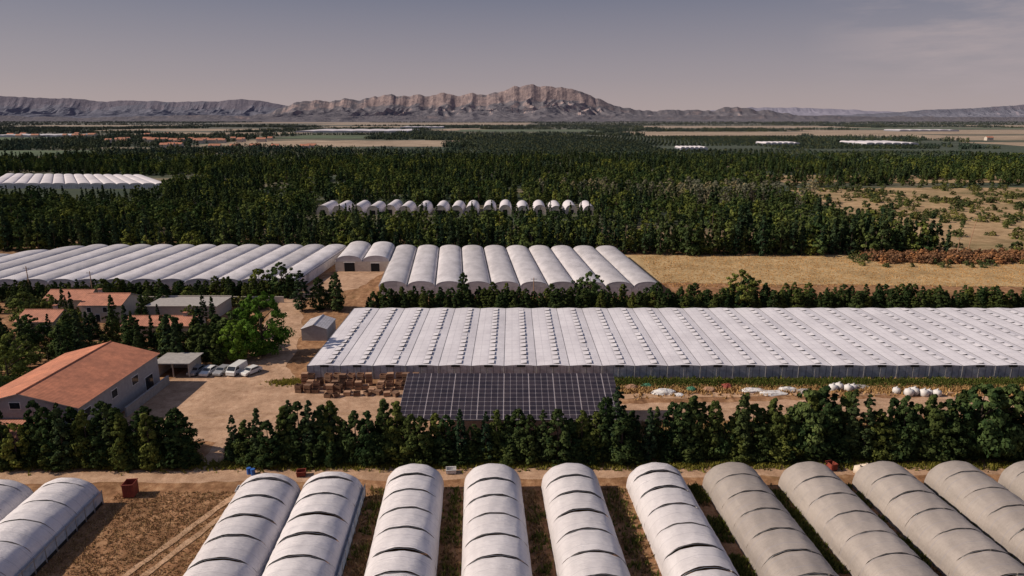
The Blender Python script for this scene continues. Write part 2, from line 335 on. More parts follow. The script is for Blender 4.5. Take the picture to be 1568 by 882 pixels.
for i in range(2): tree('reed',2.2,fb(1.3),.05,22,16,.5,.30,'lred',.05,3,Cred,.2)
tree('orchard',4.2,fb(2.0),.6,18,10,.8,.95,'lfar',.1,0,Corch,.2)
tree('pale',10,fb(2.6),1.5,40,12,1.0,.42,'lpale',.22,12,Cpale,.2)
def grove(name,n,spread,hh,leafm,c):
    Ps=[];Ns=[];Ts=[]
    for k in range(n):
        x,y=R.uniform(-spread,spread),R.uniform(-spread*.5,spread*.5); h=R.uniform(.55,1.2)*hh; cy=R.random()<.4
        r=h*.14 if cy else h*.36; q=24 if cy else 46; f=NR.uniform(0,1,q); a=NR.uniform(0,6.28,q)
        rr=r*np.sqrt(np.clip(1-(2*f-.8)**2*.7,.02,1))*NR.uniform(.6,1,q)
        Ps.append(np.stack([x+rr*np.cos(a),y+rr*np.sin(a),f*h],1)); Ns.append(np.stack([np.cos(a),np.sin(a),f],1)+NR.normal(size=(q,3))*.4); Ts.append(np.full(q,R.random()))
    P=np.concatenate(Ps);Nn=np.concatenate(Ns);T=np.concatenate(Ts);Nn/=np.linalg.norm(Nn,axis=1)[:,None]
    V=leaves(P,Nn,hh*.21,1.2); me=bpy.data.meshes.new(name); me.from_pydata([tuple(v) for v in V],[],[(4*i,4*i+1,4*i+2,4*i+3) for i in range(len(P))])
    me.materials.append(M[leafm]); at=me.attributes.new('tone','FLOAT','POINT'); at.data.foreach_set('value',np.repeat(T,4).astype(np.float32)); me.update()
    c.objects.link(bpy.data.objects.new(name,me))
for i in range(6): grove('grove',13,15,7,'lfar',Cfar)
groups={}
def ngroup(c):
    if c.name in groups: return groups[c.name]
    ng=bpy.data.node_groups.new('scatter_'+c.name,'GeometryNodeTree')
    ng.interface.new_socket('Geometry',in_out='INPUT',socket_type='NodeSocketGeometry'); ng.interface.new_socket('Geometry',in_out='OUTPUT',socket_type='NodeSocketGeometry')
    gi=ng.nodes.new('NodeGroupInput'); go=ng.nodes.new('NodeGroupOutput'); ip=ng.nodes.new('GeometryNodeInstanceOnPoints')
    ci=ng.nodes.new('GeometryNodeCollectionInfo'); ci.inputs['Collection'].default_value=c; ci.inputs['Separate Children'].default_value=True; ci.inputs['Reset Children'].default_value=True
    rv=ng.nodes.new('FunctionNodeRandomValue'); rv.data_type='FLOAT_VECTOR'; rv.inputs[0].default_value=(0,0,0); rv.inputs[1].default_value=(0,0,6.283)
    ri=ng.nodes.new('FunctionNodeRandomValue'); ri.data_type='INT'; ri.inputs[4].default_value=0; ri.inputs[5].default_value=997; ri.inputs['Seed'].default_value=3
    na=ng.nodes.new('GeometryNodeInputNamedAttribute'); na.data_type='FLOAT_VECTOR'; na.inputs[0].default_value='sc'
    l=ng.links.new
    l(gi.outputs[0],ip.inputs['Points']); l(ci.outputs[0],ip.inputs['Instance']); ip.inputs['Pick Instance'].default_value=True
    l(ri.outputs[2],ip.inputs['Instance Index']); l(rv.outputs[0],ip.inputs['Rotation']); l(na.outputs[0],ip.inputs['Scale']); l(ip.outputs[0],go.inputs[0])
    groups[c.name]=ng; return ng
def scatter(name,pts,c):
    me=bpy.data.meshes.new(name); me.from_pydata([(p[0],p[1],0) for p in pts],[],[])
    at=me.attributes.new('sc','FLOAT_VECTOR','POINT'); at.data.foreach_set('vector',np.array([(p[2],p[2],p[3]) for p in pts],dtype=np.float32).ravel())
    o=bpy.data.objects.new(name,me); scene.collection.objects.link(o)
    md=o.modifiers.new('scatter','NODES'); md.node_group=ngroup(c); return o
def place(name,me,x,y,s,sz=None,rz=None):
    o=bpy.data.objects.new(name,me); scene.collection.objects.link(o); o.location=(x,y,0)
    o.scale=(s,s,sz or s); o.rotation_euler=(0,0,R.uniform(0,6.28) if rz is None else rz); return o
# ------------------------------------------------------------------ foreground hedge (individual trees)
special={15.6:('cypress',11.4),13.9:('con',9.6),44.5:('broad',10.5),50.5:('cypress',11),58.5:('con',9.8),70:('broad',11.5),74:('broad',11.5),34:('cypress',10.2),-19:('con',9.3),-27:('con',9.0),62.5:('con',10),27:('con',9.8),-33:('cypress',9.3),39:('con',9.4)}
x=-112.0
while x<112:
    yb=91.6+x*.018+ (0.6 if x>-40 else 0)
    hk=1.0+max(0,min(.18,(x-15)*.006)); hk*=1+.16*noise.noise(Vector((x*.13,0,7)))
    if abs(x+44.9)>2.6:
        if R.random()<.24: h=R.uniform(7.2,10.3)*hk; me=R.choice(cyp); place('cypress_tree',me,x,yb+R.uniform(0,2),h/12*1.15,h/12)
        elif R.random()<.14: h=R.uniform(5.0,7.5)*hk; place('broadleaf_tree',R.choice(bro),x,yb+R.uniform(.4,2),h/9*.85,h/9)
        else: h=R.uniform(6.0,9.2)*(1 if x>-40 else .97)*hk; place('hedge_conifer',R.choice(con),x,yb+R.uniform(0,2.2),h/8*R.uniform(.95,1.15),h/8)
    x+=R.uniform(1.3,2.3)
for xx,(k,h) in special.items():
    if k=='cypress': place('cypress_tree',R.choice(cyp),xx,93.5,h/12*1.2,h/12)
    elif k=='con': place('hedge_conifer',R.choice(con),xx,93.8,h/8*.9,h/8)
    else: place('broadleaf_tree',R.choice(bro),xx,94.2,h/9*.9,h/9)
for xx,yy,h in ((-72,95,8.5),(-78,94,9),(-66.5,95,7.5),(-62,95.5,8.2),(-56,96,7.2),(-86,94,9),(-51,95,7),(-59,93.5,8)): place('hedge_conifer',R.choice(con),xx,yy,h/8*1.1,h/8)
P=[]
x=-112
while x<112:
    if abs(x+44.9)>2.4: s=R.uniform(.3,.5); P.append((x,91.9+x*.018+R.uniform(-.3,2.6),s*1.5,s))
    x+=.75
scatter('hedge_undergrowth',P,Chedge)
# ------------------------------------------------------------------ tunnels
def tunnel(name,xf,yf,Lg,wd,h,rz,film,panel=4.1,gap=.26,skirt=False,bays=1,first=1.2):
    e=empty(name,(xf,yf,0),rz); NT=22
    for bi in range(bays):
        mb=MB(); ox=(bi-(bays-1)/2)*wd
        ys=[0,-first]; 
        while ys[-1]>-Lg: ys.append(ys[-1]-panel)
        for k in range(len(ys)-1):
            a,b_=ys[k],ys[k+1]; ga=R.choice([.4,.8,1.1,1.5])*gap; sh=R.uniform(-.15,.25); gb=ga*.5; rows=[]; ph=R.uniform(0,6)
            for r in range(13):
                f=r/12; row=[]
                for q in range(NT+1):
                    th=math.pi*q/NT; s_=math.sin(th)
                    open_=max(0,math.sin(min(math.pi,max(0,th+sh)))-.5)**.7
                    ya=a-(0 if k==0 else ga*open_); yb=b_+gb*open_
                    y=ya+(yb-ya)*f
                    bl=.10*abs(math.sin(f*2*math.pi))**.7*s_ + .03*math.sin(q*1.7+ph+f*3)+.022*noise.noise(Vector((q*.35,y*2.2,bi+xf)))*2
                    sag=-.16*open_*(1 if r==0 and k else 0)
                    row.append((ox-math.cos(th)*(wd/2+bl*.5),y,h*(s_**.78)+bl+sag))
                rows.append(row)
            mb.grid(rows,0)
        mb.build('cover',[film],e,True)
    st=MB()
    for bi in range(bays):
        ox=(bi-(bays-1)/2)*wd
        for y in ys:
            pr=None
            for q in range(0,NT+1,2):
                th=math.pi*q/NT; p=(ox-math.cos(th)*(wd/2-.06),y+.02,(h-.08)*(math.sin(th)**.78))
                if pr: st.tube(pr,p,.035,.035,0,4)
                pr=p
    st.build('steel_hoops',['steel'],e)
    en=MB()
    for bi in range(bays):
        ox=(bi-(bays-1)/2)*wd
        for y in (-.04,ys[-1]+.04):
            en.poly([(ox-math.cos(math.pi*q/NT)*(wd/2-.03),y,(h-.03)*(math.sin(math.pi*q/NT)**.78)) for q in range(NT+1)],0)
            s_=1 if y>-1 else -1
            en.box(ox-1.5,ox+1.5,min(y,y+.05*s_),max(y,y+.05*s_),0.02,2.5,1)
    en.build('end_wall',[film,'dark'],e)
    if skirt:
        sk=MB(); X=bays*wd/2
        y=-.3
        while y>-Lg:
            sk.box(X+.04,X+.11,y-1.95,y,.55,1.75,0); sk.box(X+.02,X+.035,y-1.95,y,0,.55,2); sk.tube((X+.14,y,0),(X+.14,y,2.1),.05,.05,1,5); y-=2.05
        sk.box(X+.02,X+.14,-Lg,-.2,1.76,1.9,1)
        sk.build('side_skirt',['skirt','steel','dark'],e)
    return e
TZ=rad(3)
for xf,film in ((-13.4,'plw'),(-2.7,'plw'),(8.0,'plw'),(19.8,'plw'),(30.4,'plg'),(41.0,'plg'),(51.3,'plg'),(61.4,'plg'),(71.8,'plg'),(82.2,'plg')):
    tunnel('polytunnel_greenhouse',xf,85.2+xf*.012,62,7.9,3.7,TZ,film,4.1,.46 if film=='plw' else .22,first=R.uniform(2,4))
tunnel('twin_polytunnel_greenhouse',-28.3,82.4,60,8.4,3.9,TZ,'plw',4.2,.5,True,2)
tunnel('twin_polytunnel_greenhouse',-62.8,80.8,60,8.4,3.9,TZ,'plw',4.2,.08,True,2)
def tufts(name,n,fx,hmin,hmax,mat):
    P=np.array([fx() for _ in range(n)]); k=5
    base=np.repeat(P,k,0); h=NR.uniform(hmin,hmax,len(base)); a=NR.uniform(0,6.28,len(base)); off=NR.normal(size=(len(base),2))*.16
    x=base[:,0]+off[:,0]; y=base[:,1]+off[:,1]; wv=h*.22+.03; dx=np.cos(a)*wv; dy=np.sin(a)*wv; lx=NR.normal(size=len(x))*h*.35; ly=NR.normal(size=len(x))*h*.35
    z=np.zeros(len(x)); V=np.stack([np.stack([x-dx,y-dy,z],1),np.stack([x+dx,y+dy,z],1),np.stack([x+lx,y+ly,h],1)],1).reshape(-1,3)
    me=bpy.data.meshes.new(name); me.from_pydata([tuple(v) for v in V],[],[(3*i,3*i+1,3*i+2) for i in range(len(x))]); me.materials.append(M[mat])
    at=me.attributes.new('tone','FLOAT','POINT'); at.data.foreach_set('value',np.repeat(NR.uniform(0,1,len(x)),3).astype(np.float32)); me.update()
    o=bpy.data.objects.new(name,me); scene.collection.objects.link(o)
gaps=[(-18.6+.3,1.2),(-8.05,1.1),(2.65,1.1),(13.9,1.6),(25.1,1.1),(35.7,1.0),(46.2,1.0),(56.4,1.0),(66.6,1.0),(77,1.0)]
def gapf(green):
    def f():
        c,hw=R.choice(gaps[4:]) if (green and R.random()<.7) else R.choice(gaps)
        while True:
            d=R.uniform(0,50)
            if noise.noise(Vector((c,d*.25,1 if green else 5)))>-.12: break
        while True:
            xo=R.gauss(0,hw*.6)
            if abs(xo)<hw*1.2: break
        return (c+xo+math.sin(TZ)*d, 85-d+c*.012)
    return f
tufts('weeds',8000,gapf(True),.15,.75,'weed')
tufts('dry_grass',7000,gapf(False),.1,.45,'grassdry')
tufts('dry_grass',4500,lambda:(R.uniform(-54,-36)+R.uniform(0,1),R.uniform(58,84)),.05,.22,'grassdry')
tufts('weeds',5000,lambda:(R.uniform(-105,105),R.gauss(91.2,.7)+0),.1,.6,'weed')
tufts('weeds',7000,lambda:(R.uniform(19,120),R.gauss(122.8,1.0)),.2,1.0,'weed')
tufts('dry_grass',9000,lambda:(R.uniform(19,120),R.gauss(121.3,1.6)),.15,.7,'grassdry')
tufts('dry_grass',6000,lambda:(R.uniform(19,118),R.uniform(97,106)),.15,.6,'grassdry')
tufts('weeds',4000,lambda:(R.uniform(19,118),R.uniform(96,104)),.15,.6,'weed')
tufts('weeds',350,lambda:(R.gauss(-43.5,1.8),R.gauss(123.6,.8)),.1,.5,'weed')
tufts('dry_grass',12000,lambda:(R.uniform(46,220),R.uniform(200,247)),.12,.4,'grassdry')
# ------------------------------------------------------------------ multispan arched greenhouses
def multispan(name,nl,nr,fr,fl,nb,eave,crest,film='plm',wall='wallgh',nrw=29):
    e=empty(name,(nl[0],nl[1],0)); o=Vector(nl)
    def P(s,tv):
        a=Vector(nl).lerp(Vector(nr),s); b_=Vector(fl).lerp(Vector(fr),s); p=a.lerp(b_,tv); return p-o
    gt=MB(); wl=MB()
    for i in range(nb):
        mb=MB(); rows=[]
        for r in range(nrw):
            row=[]
            for q in range(13):
                th=math.pi*q/12; s_=math.sin(th); f=(1-math.cos(th))/2
                p=P((i+.02+.96*f)/nb,r/(nrw-1)); row.append((p.x,p.y,eave+(crest-eave)*s_**.85+(.06*s_ if r%2 else 0)+R.uniform(-.015,.015)))
            rows.append(row)
        mb.grid(rows,0); mb.build('roof_bay',[film],e,True)
        for tv in (0,1):
            pts=[]
            for q in range(13):
                th=math.pi*q/12; p=P((i+.02+.96*(1-math.cos(th))/2)/nb,tv); pts.append((p.x,p.y+(.02 if tv==0 else -.02),eave+(crest-eave)*math.sin(th)**.85-.02))
            wl.poly(pts,1)
    for i in range(nb+1):
        a=P(i/nb,0); b_=P(i/nb,1); hw=.17
        gt.quad((a.x-hw,a.y,eave+.03),(a.x+hw,a.y,eave+.03),(b_.x+hw,b_.y,eave+.03),(b_.x-hw,b_.y,eave+.03),0)
    a,b_,c,d=P(0,0),P(1,0),P(1,1),P(0,1)
    for u,v_ in ((a,b_),(b_,c),(c,d),(d,a)):
        wl.quad((u.x,u.y,0),(v_.x,v_.y,0),(v_.x,v_.y,eave),(u.x,u.y,eave),0)
    gt.build('gutters',['gutter'],e); wl.build('walls',[wall,film],e)
    return e
multispan('arched_greenhouse',(-38,189),(42.6,188),(38.3,244),(-42.8,246),10,2.9,4.5,'plm','wallw')
multispan('arched_greenhouse',(-159,193),(-63.5,194),(-61,249),(-157,249),12,2.9,4.1,'plm','wallw')
multispan('arched_greenhouse',(-215,193),(-159.2,193),(-157.2,248.6),(-215,196),7,2.9,4.1,'plm','wallw')
e=multispan('packing_shed',(-58.5,221),(-40.5,221),(-42.9,247),(-60.5,248.5),2,3.4,5.4,'plm','stuccow')
d=MB()
for x0,x1,zz in ((3,6.4,3.0),(11.8,14.6,2.8)): d.box(x0,x1,-.12,-.03,.02,zz,0); d.box(x0-.2,x1+.2,-.15,-.04,zz+.01,zz+.2,1)
d.build('doors',['dark','white'],e)
# ------------------------------------------------------------------ large vented greenhouse
e=empty('vented_greenhouse',(-40,125.5,0)); BW=6.4; NB=30; DEP=41; ev,crh=2.75,2.95
vent=MB();gt=MB();wl=MB()
def prof(f): return ev+(crh-ev)*(1-abs(2*f-1)**1.3)
for i in range(NB):
    mb=MB(); x0=i*BW; rows=[]
    for r in range(33):
        y=DEP*r/32; rows.append([(x0+BW*q/10,y,prof(q/10)+R.uniform(-.012,.012)) for q in range(11)])
    mb.grid(rows,0); mb.build('roof_bay',['plr'],e,True)
    y=.6+R.uniform(0,.2)
    while y<DEP-2.5:
        lift=R.uniform(.16,.26) if R.random()<.92 else .05
        xa,xb=x0+BW*.52,x0+BW*.70; za,zb=prof(.52)+.05,prof(.70)+lift+.04
        for dz,mi in ((0,0),(-.03,1)):
            vent.quad((xa,y,za+dz),(xb,y,zb+dz),(xb,y+1.9,zb+dz),(xa,y+1.9,za+dz),mi)
        vent.quad((xa,y,za-.03),(xb,y,zb-.03),(xb,y,prof(.70)+.02),(xa,y,prof(.52)+.02),2)
        vent.quad((xb+.01,y,prof(.70)+.03),(xb+.01,y+1.9,prof(.70)+.03),(xb+.01,y+1.9,zb-.03),(xb+.01,y,zb-.03),2)
        y+=2.5
    gt.box(x0-.05,x0+.05,-.1,DEP,ev-.05,ev+.05,0)
    wl.poly([(x0+BW*q/10,-.02,prof(q/10)-.03) for q in range(11)],1)
    wl.poly([(x0+BW*q/10,DEP+.02,prof(q/10)-.03) for q in range(11)],1)
    wl.box(x0+BW*.40,x0+BW*.66,-.10,-.04,ev-.22,ev+.2,2)
    gt.tube((x0,-.08,0),(x0,-.08,ev-.06),.07,.07,0); gt.tube((x0+BW/2,-.08,0),(x0+BW/2,-.08,ev-.23),.05,.05,0)
vent.build('roof_vents',['plr','shadegrey','dark'],e)
gt.build('gutters',['gutter'],e)
Wd=NB*BW
for a,b_ in (((0,0),(Wd,0)),((Wd,0),(Wd,DEP)),((Wd,DEP),(0,DEP)),((0,DEP),(0,0))):
    wl.quad((a[0],a[1],0),(b_[0],b_[1],0),(b_[0],b_[1],ev),(a[0],a[1],ev),0)
wl.build('walls',['wallgh','plr','dark'],e)
# ------------------------------------------------------------------ solar shed
e=empty('solar_panel_shed',(0,98.3,0)); st=MB(); pn=MB(); dk=MB()
X0,X1,Y1,Z0,Z1=-18,17.4,12.2,4.1,7.0; sl_=(Z1-Z0)/Y1
def rz_(y): return Z0+sl_*y
dk.quad((X0,0,Z0),(X1,0,Z0),(X1,Y1,Z1),(X0,Y1,Z1),0); dk.quad((X0,Y1,Z1-.15),(X1,Y1,Z1-.15),(X1,0,Z0-.15),(X0,0,Z0-.15),1)
for y in (0,Y1): dk.quad((X0,y,rz_(y)-.15),(X1,y,rz_(y)-.15),(X1,y,rz_(y)),(X0,y,rz_(y)),0)
cw=(X1-X0)/34; rh=Y1/11.
for i in range(34):
    for j in range(11):
        xa,xb=X0+i*cw+.055,X0+(i+1)*cw-.055; ya,yb=j*rh+.06,(j+1)*rh-.06
        if i%4==3: xb-=.09
        pn.quad((xa,ya,rz_(ya)+.05),(xb,ya,rz_(ya)+.05),(xb,yb,rz_(yb)+.05),(xa,yb,rz_(yb)+.05),0)
for i in range(8):
    x=X0+.3+i*(X1-X0-.6)/7
    st.box(x-.12,x+.12,.3,.54,0,rz_(.3)-.2); st.box(x-.12,x+.12,Y1-.5,Y1-.26,0,rz_(Y1-.5)-.2)
st.box(X0,X1,.25,.5,3.75,3.93,0)
pn.build('panels',['panel'],e); dk.build('roof_deck',['frame','steel'],e); st.build('steel_frame',['steel'],e)
# ------------------------------------------------------------------ houses
def gable_house(name,x0,x1,y0,y1,ev,rd,axis,wallm,roofm,wins=(),ov=.45,chim=(),rz=0):
    cx,cy=(x0+x1)/2,(y0+y1)/2; e=empty(name,(cx,cy,0),rz); a,b_=(x1-x0)/2,(y1-y0)/2
    wl=MB(); rf=MB()
    wl.box(-a,a,-b_,b_,0,ev-.01,0)
    th=.18
    if axis=='Y':
        for s in (-1,1): wl.poly([(-a,s*b_,ev),(a,s*b_,ev),(0,s*b_,rd)] ,0)
        dz=(rd-ev)/a*ov
        for s in (-1,1):
            P=[(s*(a+ov),-b_-ov,ev-dz),(s*(a+ov),b_+ov,ev-dz),(0,b_+ov,rd),(0,-b_-ov,rd)]
            rf.poly([(x,y,z+th) for x,y,z in P],0); rf.poly([(x,y,z+.03) for x,y,z in P],1)
            for i,j in ((0,1),(1,2),(3,0)): rf.quad(*[(P[i][0],P[i][1],P[i][2]+.03),(P[j][0],P[j][1],P[j][2]+.03),(P[j][0],P[j][1],P[j][2]+th),(P[i][0],P[i][1],P[i][2]+th)],1)
        rf.tube((0,-b_-ov,rd+th),(0,b_+ov,rd+th),.14,.14,0,8)
    else:
        for s in (-1,1): wl.poly([(s*a,-b_,ev),(s*a,b_,ev),(s*a,0,rd)],0)
        dz=(rd-ev)/b_*ov
        for s in (-1,1):
            P=[(-a-ov,s*(b_+ov),ev-dz),(a+ov,s*(b_+ov),ev-dz),(a+ov,0,rd),(-a-ov,0,rd)]
            rf.poly([(x,y,z+th) for x,y,z in P],0); rf.poly([(x,y,z+.03) for x,y,z in P],1)
            for i,j in ((0,1),(1,2),(3,0)): rf.quad(*[(P[i][0],P[i][1],P[i][2]+.03),(P[j][0],P[j][1],P[j][2]+.03),(P[j][0],P[j][1],P[j][2]+th),(P[i][0],P[i][1],P[i][2]+th)],1)
        rf.tube((-a-ov,0,rd+th),(a+ov,0,rd+th),.14,.14,0,8)
    for c in chim: rf.box(c[0]-.4,c[0]+.4,c[1]-.3,c[1]+.3,ev,rd+.9,1); rf.box(c[0]-.5,c[0]+.5,c[1]-.4,c[1]+.4,rd+.91,rd+1.05,0)
    wl.build('walls',[wallm],e); rf.build('roof',[roofm,'concrete'],e)
    wn=MB()
    for side,p,z,ww,hh in wins:
        if side=='E': wn.box(a+.01,a+.06,p-ww/2-.12,p+ww/2+.12,z-.12,z+hh+.12,0); wn.box(a+.065,a+.09,p-ww/2,p+ww/2,z,z+hh,1)
        else: wn.box(p-ww/2-.12,p+ww/2+.12,-b_-.06,-b_-.01,z-.12,z+hh+.12,0); wn.box(p-ww/2,p+ww/2,-b_-.09,-b_-.065,z,z+hh,1)
    if wins: wn.build('windows',['white','glass'],e)
    return e
e=gable_house('tiled_farm_building',-85.4,-68,99,123.6,5.8,8.1,'Y','stucco','tile',
  [('E',-10,3.4,1.6,1.3),('E',-5.5,0.1,1.6,2.2),('E',-2.5,3.4,1.6,1.3),('E',4,3.2,2,1.4),('E',8.5,.1,2.6,2.8),('S',-1,5.6,1.6,1.0),('S',5,3,1.3,1.1),('S',-5,3,1.3,1.1)])
e=empty('lean_to_annex',(-78,96.2,0)); q=MB(); q.box(-10,7,-2.6,2.6,0,2.7,0); q.build('walls',['stucco'],e)
q=MB(); q.quad((-10.4,-3.2,2.75),(7.4,-3.2,2.75),(7.4,2.7,3.9),(-10.4,2.7,3.9),0); q.quad((-10.4,2.7,3.75),(7.4,2.7,3.75),(7.4,-3.2,2.6),(-10.4,-3.2,2.6),0); q.quad((7.4,-3.2,2.6),(7.4,2.7,3.75),(7.4,2.7,3.9),(7.4,-3.2,2.75),0); q.build('roof',['tilex'],e)
e=empty('open_garage',(-66.8,129,0)); q=MB(); 
q.box(-3.2,3.2,2.6,2.8,0,2.9,0); q.box(-3.2,-3.0,-2.6,2.59,0,2.9,0); q.box(3.0,3.2,-2.6,2.59,0,2.9,0); q.box(-.1,.1,-2.6,-2.4,0,2.9,0); q.build('walls',['stuccow'],e)
q=MB(); q.box(-3.7,3.7,-3.2,3.2,2.91,3.1,0); q.build('roof',['concrete'],e)
gable_house('farm_cottage',-116,-107.5,153,161,3.4,5,'X','stuccow','tilex',[('S',-2,1,1,1.3),('S',2,.1,1,2.1)],chim=[(2,1)])
gable_house('farm_cottage',-107,-97,163,172,4.6,6.3,'X','stuccow','tilex',[('S',-3,2.8,1,1.2),('S',1,2.8,1,1.2),('S',-1,.2,1,2)],chim=[(-3,1)])
gable_house('farm_cottage',-122,-111,172,179,3.6,5.2,'X','stuccow','tilex',[('S',-2,1,1,1.3)])
gable_house('farm_cottage',-90,-74,151,158,3.0,4.2,'X','stuccow','tilex',[('S',-5,1,1,1.3),('S',0,.1,1,2.1),('S',5,1,1,1.3)],chim=[(5,0)])
e=empty('flat_roof_annex',(-84,171,0)); q=MB(); q.box(-9,9,-5,5,0,3.2,0); q.build('walls',['stuccow'],e)
q=MB(); q.box(-9.2,9.2,-5.2,5.2,3.21,3.3,0); q.box(-9.2,9.2,-5.2,-5.0,3.31,3.6,1); q.box(-9.2,9.2,5.0,5.2,3.31,3.6,1); q.build('roof',['concrete','stuccow'],e)
gable_house('white_shed',-48.2,-42.4,149,157,2.7,3.7,'Y','stucco','greyroof',[],.15)
q=MB(); q.box(-66.2,-65.9,108,123,0,1.6,0); q.box(-66.25,-65.85,108,123,1.61,1.72,0); q.build('garden_wall',['concrete'])
q=MB(); q.box(-105,-63,181.8,182.1,0,1.8,0); q.build('boundary_wall',['stuccow'])
# ------------------------------------------------------------------ vehicles
def car(name,x,y,rz,body,van=False,s=1.0):
    e=empty(name,(x,y,0),rz); e.scale=(s,s,s)
    Lh=2.1 if not van else 2.4; W=.88 if not van else .95
    if van: pr=[(-Lh,.35),(-Lh,.95),(-Lh+.25,1.15),(-Lh+1.0,1.9),(Lh-.05,1.95),(Lh,.35)]
    else: pr=[(-Lh,.35),(-Lh,.72),(-Lh+.15,.82),(-1.05,.98),(-.45,1.42),(1.25,1.44),(Lh-.15,1.0),(Lh,.9),(Lh,.35)]
    b=MB(); n=len(pr)
    def wz(z): return W*(1 if z<1.0 else 1-.16*(z-1.0)/.5 if not van else 1-.05*(z-1))
    Lp=[(-wz(z),y_,z) for y_,z in pr]; Rp=[(wz(z),y_,z) for y_,z in pr]
    b.poly(Lp[::-1],0); b.poly(Rp,0)
    for i in range(n):
        j=(i+1)%n; b.quad(Lp[i],Lp[j],Rp[j],Rp[i],0)
    b.box(-W*.95,W*.95,-Lh-.05,-Lh+.02,.32,.5,0)
    b.build('body',[body],e)
    g_=MB()
    if van:
        A,B=(-Lh+.3,1.2),(-Lh+.95,1.85)
        sidew=[(-Lh+.5,1.2),(-Lh+1.05,1.78),(-.5,1.8),(-.5,1.2)]
    else:
        A,B=(-1.0,1.02),(-.5,1.39); sidew=[(-.85,1.03),(-.4,1.36),(1.1,1.38),(1.55,1.06)]
    off=.025
    g_.quad((-wz(A[1])*.9,A[0]-off,A[1]+off),(wz(A[1])*.9,A[0]-off,A[1]+off),(wz(B[1])*.88,B[0]-off,B[1]+off),(-wz(B[1])*.88,B[0]-off,B[1]+off),0)
    if not van: g_.quad((-.66,1.35,1.43),(.66,1.35,1.43),(.74,1.92,1.08),(-.74,1.92,1.08),0)
    for s_ in (-1,1): g_.poly([(s_*(wz(z)+.012),y_,z) for y_,z in sidew],0)
    g_.build('windows',['glass'],e)
    wh=MB()
    for yy in (-Lh+.8,Lh-.8):
        for s_ in (-1,1): wh.tube((s_*(W-.16),yy,.32),(s_*(W+.03),yy,.32),.32,.32,0,14); wh.tube((s_*(W+.03),yy,.32),(s_*(W+.045),yy,.32),.18,.18,1,10)
    wh.build('wheels',['tyre','steel'],e)
    lt=MB()
    for s_ in (-1,1): lt.box(min(s_*W*.6,s_*W*.92),max(s_*W*.6,s_*W*.92),-Lh-.02,-Lh+.01,.6,.74,0)
    lt.build('headlights',['white'],e)
for n_,x,y,rz,bd,vn in (('parked_car',-63.2,128.6,-.15,'carg',False),('parked_car',-60.6,128.3,-.15,'carw',False),('parked_car',-58.0,128.6,-.2,'carg',False),('parked_van',-55.2,128.8,-.2,'carw',True),('parked_car',-52.2,128.4,-.5,'carw',False)):
    car(n_,x,y,rz,bd,vn)
# ------------------------------------------------------------------ crates, debris
def crate_stack(x,y,nz,rz,m1='wood'):
    q=MB()
    for k in range(nz):
        z=k*.8; o=R.uniform(-.05,.05)
        for s_ in (-1,1):
            for zz in (0,.21,.42): 
                q.box(o-.6,o+.6,s_*.5-.02,s_*.5+.02,z+.13+zz,z+.32+zz,0); q.box(o+s_*.6-.02,o+s_*.6+.02,-.47,.47,z+.13+zz,z+.32+zz,0)
        for cx_ in (-.56,.56):
            for cy_ in (-.44,.44): q.box(o+cx_-.05,o+cx_+.05,cy_-.05,cy_+.05,z,z+.78,0)
        q.box(o-.55,o+.55,-.44,.44,z+.10,z+.125,0)
        if k==nz-1 and R.random()<.5: q.box(o-.6,o+.6,-.5,.5,z+.785,z+.81,0)
    return q.build('wooden_crate_stack',[m1],None,False,(x,y,0),rz)
for i in range(45):
    x=-39.6+ (i%15)*1.5+R.uniform(-.25,.25); y=122.3-(i//15)*1.75+R.uniform(-.35,.35)
    if R.random()<(.97,.85,.6)[i//15]: crate_stack(x,y,R.choice([2,3,3]) if i<15 else R.choice([1,2,2]),R.uniform(-.2,.2),R.choice(['wood','wood','woodd']))
for i in range(8): crate_stack(-34+i*1.8+R.uniform(-.3,.3),117.2+R.uniform(-.8,.8),1,R.uniform(-.8,.8),R.choice(['wood','woodd']))
def heap(name,x,y,rx,ry,h,mat,sd_):
    q=MB(); rows=[]; n=18
    for r in range(9):
        f=r/8; row=[]
        for k in range(n+1):
            a=2*math.pi*(k%n)/n; nz=noise.noise(Vector((math.cos(a)*1.7+sd_,math.sin(a)*1.7,f*3)))
            rr=math.cos(f*math.pi/2)*(1+.35*nz); row.append((rx*rr*math.cos(a),ry*rr*math.sin(a),h*math.sin(f*math.pi/2)*(1+.35*noise.noise(Vector((a,f*4,sd_))))))
        rows.append(row)
    q.grid(rows,0); return q.build(name,[mat],None,False,(x,y,.0))
for k,(n_,x,y,a,b_,h,mt) in enumerate((('plastic_sheet_pile',28.3,118.4,2.4,1.1,.8,'sheet'),('plastic_sheet_pile',30.8,117.4,1.0,.7,.4,'sheet'),('tarpaulin_heap',33.6,119.6,1,.8,.8,'tarpg'),('tarpaulin_heap',25.6,121.4,1.4,.8,.7,'tarpg'),
  ('plastic_sheet_pile',45,119.2,2.8,1,.6,'sheet'),('plastic_sheet_pile',48.4,118.2,3,1.2,.5,'sheet'),('plastic_sheet_pile',51.5,119.6,2,1,.7,'sheet'),('rubble_heap',37,119.6,1.2,1,.7,'wood'),('rubble_heap',22.5,120.5,1.4,.9,.8,'wood'),('rubble_heap',54.6,119,1.6,1,.6,'concrete'),('rubble_heap',66,121,2.4,1.2,.6,'concrete'),('rubble_heap',40.6,120.8,1.3,1,.9,'rust'))): heap(n_,x,y,a,b_,h,mt,k*3.1)
